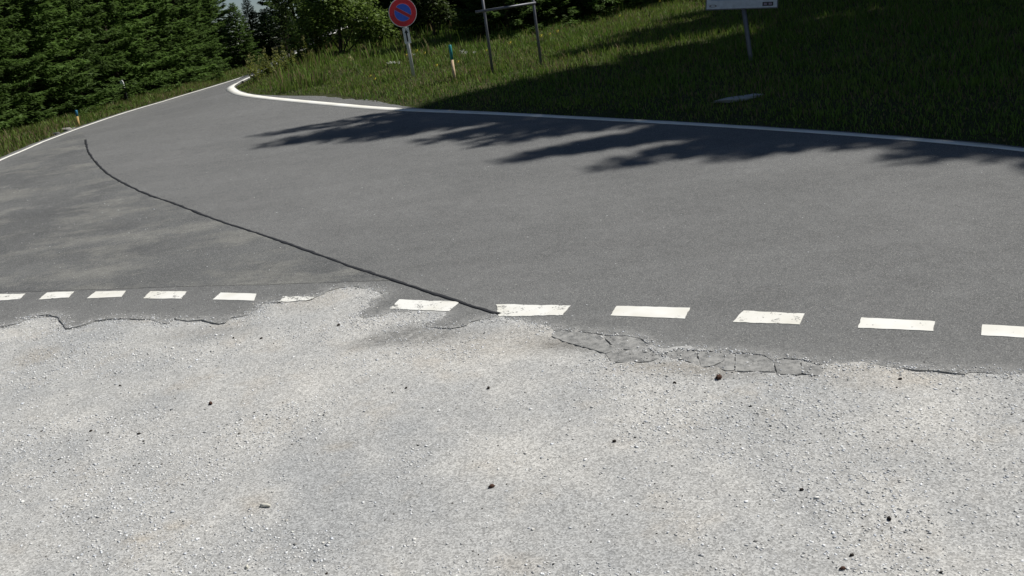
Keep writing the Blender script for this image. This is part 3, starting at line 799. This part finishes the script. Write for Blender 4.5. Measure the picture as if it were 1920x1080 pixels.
def gz(x, y): return float(G(np.array([x]), np.array([y]))[0])
def bush(name, x, y, clumps, n, ls, base, seed, label, cat='bush'):
    e = empty(name, (x, y, gz(x, y)), None, label, cat)
    obj('foliage', leaf_cloud('foliage', clumps, n, ls, base, seed), None, e)
    r = random.Random(seed)
    for c in clumps[:5]:
        m = MB(); m.tube([(r.uniform(-.15, .15), r.uniform(-.15, .15), -.1), (c[0] * .45, c[1] * .45, c[2] * .55), (c[0], c[1], c[2] + c[5] * .5)], [.03, .022, .008], 6); m.build('stem', M_BARK, e)
    return e
p = at(630, 118)
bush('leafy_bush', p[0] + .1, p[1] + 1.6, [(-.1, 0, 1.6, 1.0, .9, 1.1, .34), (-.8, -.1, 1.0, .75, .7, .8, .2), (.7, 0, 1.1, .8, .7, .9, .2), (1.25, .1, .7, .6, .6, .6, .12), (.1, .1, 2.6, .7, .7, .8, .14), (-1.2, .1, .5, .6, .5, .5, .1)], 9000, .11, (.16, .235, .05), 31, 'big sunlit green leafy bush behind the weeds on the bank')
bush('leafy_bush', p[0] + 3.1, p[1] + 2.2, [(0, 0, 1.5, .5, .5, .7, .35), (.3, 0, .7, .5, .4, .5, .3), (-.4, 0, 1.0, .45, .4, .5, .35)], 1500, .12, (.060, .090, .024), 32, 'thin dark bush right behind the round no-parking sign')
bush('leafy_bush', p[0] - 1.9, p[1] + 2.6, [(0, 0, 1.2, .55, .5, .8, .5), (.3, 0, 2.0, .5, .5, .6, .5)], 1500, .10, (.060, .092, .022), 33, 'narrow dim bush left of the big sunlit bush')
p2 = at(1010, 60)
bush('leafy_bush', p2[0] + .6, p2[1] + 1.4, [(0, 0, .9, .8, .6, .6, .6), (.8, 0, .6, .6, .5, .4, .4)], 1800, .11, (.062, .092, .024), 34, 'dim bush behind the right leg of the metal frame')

# weeds with pale flower heads on the corner of the bank
def weed_mesh(seed, h):
    r = np.random.default_rng(seed); P = []; Cc = []
    for k in range(26):
        z = h * (.08 + .8 * r.random()); a = r.uniform(0, 6.283); l = .16 * (1.25 - z / h) + .03
        d = np.array([math.cos(a), math.sin(a), r.uniform(.1, .8)]); b = np.array([0, 0, z]); s_ = np.array([-d[1], d[0], 0]) * l * .24
        P.append([b, b + d * l * .5 + s_, b + d * l, b + d * l * .5 - s_]); Cc += [[.15, .17, .034]] * 4
    return mesh_np('leaves', np.array(P).reshape(-1, 3), np.arange(len(P) * 4).reshape(-1, 4), np.array(Cc) * .95)
def head_mesh(seed, h, col, spread, n, s):
    r = np.random.default_rng(seed); P = []
    for k in range(n):
        b = np.array([r.normal(0, spread), r.normal(0, spread), h * (.82 + .2 * r.random())]); v = r.normal(0, 1, (3, 3)) * s
        P.append(b + v)
    P = np.array(P).reshape(-1, 3); return mesh_np('flower_head', P, np.arange(len(P)).reshape(-1, 3), np.tile(col, (len(P), 1)))
def stem_mesh(h):
    m = MB(); m.tube([(0, 0, -.05), (.01, 0, h * .5), (0, .01, h * .96)], [.010, .008, .004], 5); me = bpy.data.meshes.new('stem'); me.from_pydata(m.v, [], m.f); return me
M_STEM = plain('stem_green', (.09, .12, .035), .7)
WP = []
for k in range(3):
    h = (.75, .9, .62)[k]; lm = weed_mesh(70 + k, h); lm.materials.append(M_LEAF); hm = head_mesh(80 + k, h, (.34, .33, .13), .035, 14, .022); hm.materials.append(M_FLOWER); sm = stem_mesh(h); sm.materials.append(M_STEM); WP.append((sm, lm, hm))
def plant(k, x, y, s, rot, label, name='flowering_weed', group='weeds on the corner of the bank', protos=WP, tilt=0):
    e = empty(name, (x, y, gz(x, y)), (0, tilt, rot), label, 'weed', group); e.scale = (s, s, s)
    for nm, me in zip(('stem', 'leaves', 'flower_head'), protos[k]):
        if me: obj(nm, me, None, e, kind=None if nm == 'stem' else 'stuff')
for i in range(60):
    t = random.random(); a = at(462 + 150 * t + random.uniform(-12, 12), 150 - 42 * t + random.uniform(-4, 10))
    if float(dright(np.array([a[0]]), np.array([a[1]]))[0]) < .35: continue
    plant(i % 3, a[0], a[1], random.uniform(.45, .95), random.uniform(0, 6), 'tall weed with pale yellow heads on the corner of the bank')
# the single bright stalk
st = stem_mesh(.55); st.materials.append(M_STEM); hd = head_mesh(91, .55, (.62, .60, .30), .02, 16, .028); hd.materials.append(M_FLOWER)
a = at(676, 147); plant(0, a[0], a[1], .9, 0, 'single pale flowering stalk leaning left in front of the dark bush', 'flower_stalk', None, [(st, None, hd)], -.35)
# white umbels and yellow dots
um = stem_mesh(.32); um.materials.append(M_STEM); uh = head_mesh(92, .32, (.80, .80, .74), .032, 26, .013); uh.materials.append(M_FLOWER)
for i, (px, py, g) in enumerate([(733, 146, 0), (738, 145, 0), (744, 144, 0), (752, 143, 0), (780, 128, 0), (871, 129, 1), (877, 131, 1), (893, 128, 1)]):
    a = at(px, py); plant(0, a[0], a[1], random.uniform(.7, 1.1), random.uniform(0, 6), ('white flower head in the cluster beside the round sign pole', 'white flower head in the grass between stake and metal frame')[g], 'white_flower', ('white flowers by the sign pole', 'white flowers by the stake')[g], [(um, None, uh)])
ys = stem_mesh(.2); ys.materials.append(M_STEM); yh = head_mesh(93, .2, (.72, .62, .12), .012, 10, .018); yh.materials.append(M_FLOWER)
for i, (px, py) in enumerate([(706, 167), (765, 127), (785, 122), (800, 124), (862, 141), (822, 148), (1018, 101), (1034, 94), (1049, 93), (1075, 62), (1110, 48), (1130, 52), (1165, 65), (1226, 25), (1240, 40), (915, 120), (960, 112), (697, 160)]):
    a = at(px, py); plant(0, a[0], a[1], random.uniform(.8, 1.3), 0, 'small yellow flower in the sunny strip of grass', 'yellow_flower', 'yellow flowers in the sunny strip', [(ys, None, yh)])

# ------------------------------------------------------------------ signs, stakes, frame, board
def gb(px, py):
    a = at(px, py); return a[0], a[1], gz(a[0], a[1])
def base_on_bank(px, py):
    """where the sight line meets the real bank surface"""
    d = fwd + (px - 960) / FPX * right - (py - 540) / FPX * up; t = 4.0
    while t < 120:
        p = CAM + d * t
        if p[2] < gz(p[0], p[1]): break
        t += .03
    return tuple(CAM + d * t)

# no-parking sign
b = base_on_bank(776, 145)
sg = empty('parking_sign', (b[0], b[1], b[2] - .02), (0, math.radians(-1.2), math.radians(14)), 'round red and blue no-parking sign with white arrow plate on grey pole', 'sign')
m = MB(); m.tube([(0, 0, -.3), (0, 0, 1.95)], .042, 14); m.build('pole', M_STEEL, sg, True)
def circ(r, n=48): return [(r * math.cos(2 * math.pi * i / n), r * math.sin(2 * math.pi * i / n)) for i in range(n)]
HZ = 1.53; RR_ = .335
m = MB(); m.prism_y([(x, z + HZ) for x, z in circ(RR_)], -.062, -.046); m.build('plate', M_STEEL, sg)
m = MB(); m.prism_y([(x, z + HZ) for x, z in circ(RR_ * .995)], -.066, -.0625); m.build('white_rim', M_WHITE, sg)
m = MB(); m.prism_y([(x, z + HZ) for x, z in circ(RR_ * .95)], -.070, -.0665); m.build('red_ring', M_RED, sg)
M_PALERED = plain('sign_pink', (.55, .30, .36), .35)
for sgn in (1, -1):
    for rad, gap, yy, mt, nm in ((.205, .034, -.0735, M_PALERED, 'blue_field_border'), (.195, .043, -.077, M_BLUE, 'blue_field')):
        a0 = math.asin(gap / rad); pts = []
        for i in range(25):
            q = a0 + (math.pi - 2 * a0) * i / 24; u, v = rad * math.cos(q), sgn * rad * math.sin(q)
            c, s_ = math.cos(math.radians(-36)), math.sin(math.radians(-36)); pts.append((u * c - v * s_, u * s_ + v * c + HZ))
        m = MB(); m.prism_y(pts if sgn > 0 else pts[::-1], yy, yy + .003); m.build(nm, mt, sg)
pl = MB(); pl.box((0, -.052, 1.0), (.078, .006, .185)); plate = pl.build('arrow_plate', M_WHITE, sg)
m = MB(); m.prism_y([(-.018, .86), (.018, .86), (.018, 1.06), (.044, 1.06), (0, 1.15), (-.044, 1.06), (-.018, 1.06)], -.0615, -.0585); m.build('arrow', M_BLACK, plate)
m = MB(); m.box((0, -.03, 1.0), (.05, .016, .02)); m.build('clamp', M_STEEL, sg)
m = MB(); m.box((0, -.03, HZ), (.06, .016, .022)); m.build('clamp', M_STEEL, sg)

# stakes
def stake(px, py, h, r, mt_top, mt_low, tilt, label, frac):
    b = base_on_bank(px, py); e = empty('marker_stake', b, (0, tilt, 0), label, 'stake')
    m = MB(); m.tube([(0, 0, -.2), (0, 0, h * frac)], r, 12); m.build('shaft', mt_low, e, True)
    m = MB(); m.tube([(0, 0, h * frac), (0, 0, h - .012), (0, 0, h)], [r * 1.06, r * 1.04, r * .8], 12); m.build('painted_top', mt_top, e, True)
stake(853, 150, .78, .034, M_TEAL, M_WOOD, 0, 'wooden stake with teal top standing in the sunny grass strip', .58)
stake(148, 236, .42, .032, M_CYAN, M_OCHREWOOD, math.radians(3.5), 'short stake with blue top and ochre shaft beside the left edge line', .62)

# metal frame
b = base_on_bank(924, 138); b2 = base_on_bank(1015, 125)
fr = empty('metal_frame', b, None, 'bare dark metal frame of two legs and a crossbar on the bank', 'frame')
dx, dy, dz = b2[0] - b[0], b2[1] - b[1], b2[2] - b[2]
for ox, oy, oz in ((0, 0, 0), (dx, dy, dz)):
    m = MB(); m.tube([(ox, oy, oz - .3), (ox, oy, oz + 2.3)], .032, 10); m.build('leg', M_DARKSTEEL, fr, True)
for hz, nm in ((1.38, 'crossbar'), (2.25, 'crossbar')):
    ux, uy = dx / math.hypot(dx, dy), dy / math.hypot(dx, dy)
    m = MB(); m.tube([(-ux * .2, -uy * .2 - .05, hz), (dx + ux * .05, dy + uy * .05 - .05, hz + .02)], .03, 8); m.build(nm, M_DARKSTEEL, fr, True)

# information board
b = base_on_bank(1408, 114)
bd = empty('information_board', b, (0, math.radians(6), math.radians(-12)), 'pale information board on one steel post in the deep shade', 'board')
m = MB(); m.tube([(.05, 0, -.3), (0, 0, 0), (-.33, 0, 1.9)], .045, 12); m.build('post', M_DARKSTEEL, bd, True)
bw, z0, z1, xo = .68, .98, 1.95, -.22
m = MB(); m.box((xo, -.075, (z0 + z1) / 2), (bw, .018, (z1 - z0) / 2)); m.build('panel', M_DARKSTEEL, bd)
m = MB(); m.box((xo, -.096, (z0 + z1) / 2), (bw - .02, .0025, (z1 - z0) / 2 - .02)); face = m.build('printed_face', M_BOARD, bd)
m = MB(); m.box((xo, -.1003, z1 - .43), (bw - .10, .0012, .37)); m.build('picture', M_PICTURE, face)
m = MB(); m.box((xo + bw - .19, -.1003, z0 + .085), (.10, .0012, .037)); lg = m.build('logo_block', M_BLACK, face)
for k in (-1, 1):
    m = MB(); m.box((xo + bw - .19 + k * .045, -.1023, z0 + .085), (.03, .0006, .02)); m.build('logo_square', M_LILAC, face)
for k in range(16):
    a0, a1 = 2 * math.pi * k / 16, 2 * math.pi * (k + 1) / 16
    if k == 0: m = MB()
    m.prism_y([(xo - bw + .14 + .07 * q * math.cos(t), z0 + .075 + .024 * q * math.sin(t)) for q, t in ((1, a0), (1, a1), (.72, a1), (.72, a0))][::-1], -.1015, -.0995)
m.build('oval_logo', M_BROWN, face)

# delineator half hidden in the weeds beyond the left verge
d = fwd + (229 - 960) / FPX * right - (150 - 540) / FPX * up
t = 4.0
while t < 60:
    p = CAM + d * t
    if dleft(np.array([p[0]]), np.array([p[1]]))[0] > 1.45: break
    t += .05
dl = empty('delineator_post', (p[0], p[1], p[2] - .95), (0, math.radians(-2), 0), 'white roadside delineator post among the spruce boughs at the left', 'post')
m = MB(); m.prism_y([(-.055, .68), (.055, .68), (.055, .88), (.02, .95), (-.055, .93)], -.03, .03); m.build('white_top', M_WHITE, dl)
m = MB(); m.box((0, 0, .19), (.05, .027, .49)); m.build('dark_body', M_BLACK, dl)

# stones beside the left line and the pale slab in the shade
for i, (px, py, s, lab) in enumerate([(126, 247, .20, 'grey stone block beside the short blue-topped stake'), (106, 254, .15, 'flat dark stone lying left of the grey block on the verge'), (137, 243, .09, 'small grey stone between block and stake on the verge')]):
    b = base_on_bank(px, py); me = lump_mesh('verge_stone', 700 + i, s, s * .6, s * .4, ((.26, .25, .23), (.10, .10, .095), (.3, .29, .27))[i]); o = obj('verge_stone', me, M_STONE, None, lab, 'stone'); o.location = (b[0], b[1], b[2] + s * .12)
b = base_on_bank(1390, 188); me = lump_mesh('stone_slab', 720, .46, .20, .045, (.34, .345, .35)); o = obj('stone_slab', me, M_STONE, None, 'pale flat stone slab lying in the shaded grass below the board', 'stone'); o.location = (b[0], b[1], b[2] + .03); o.rotation_euler = (0, 0, .15)
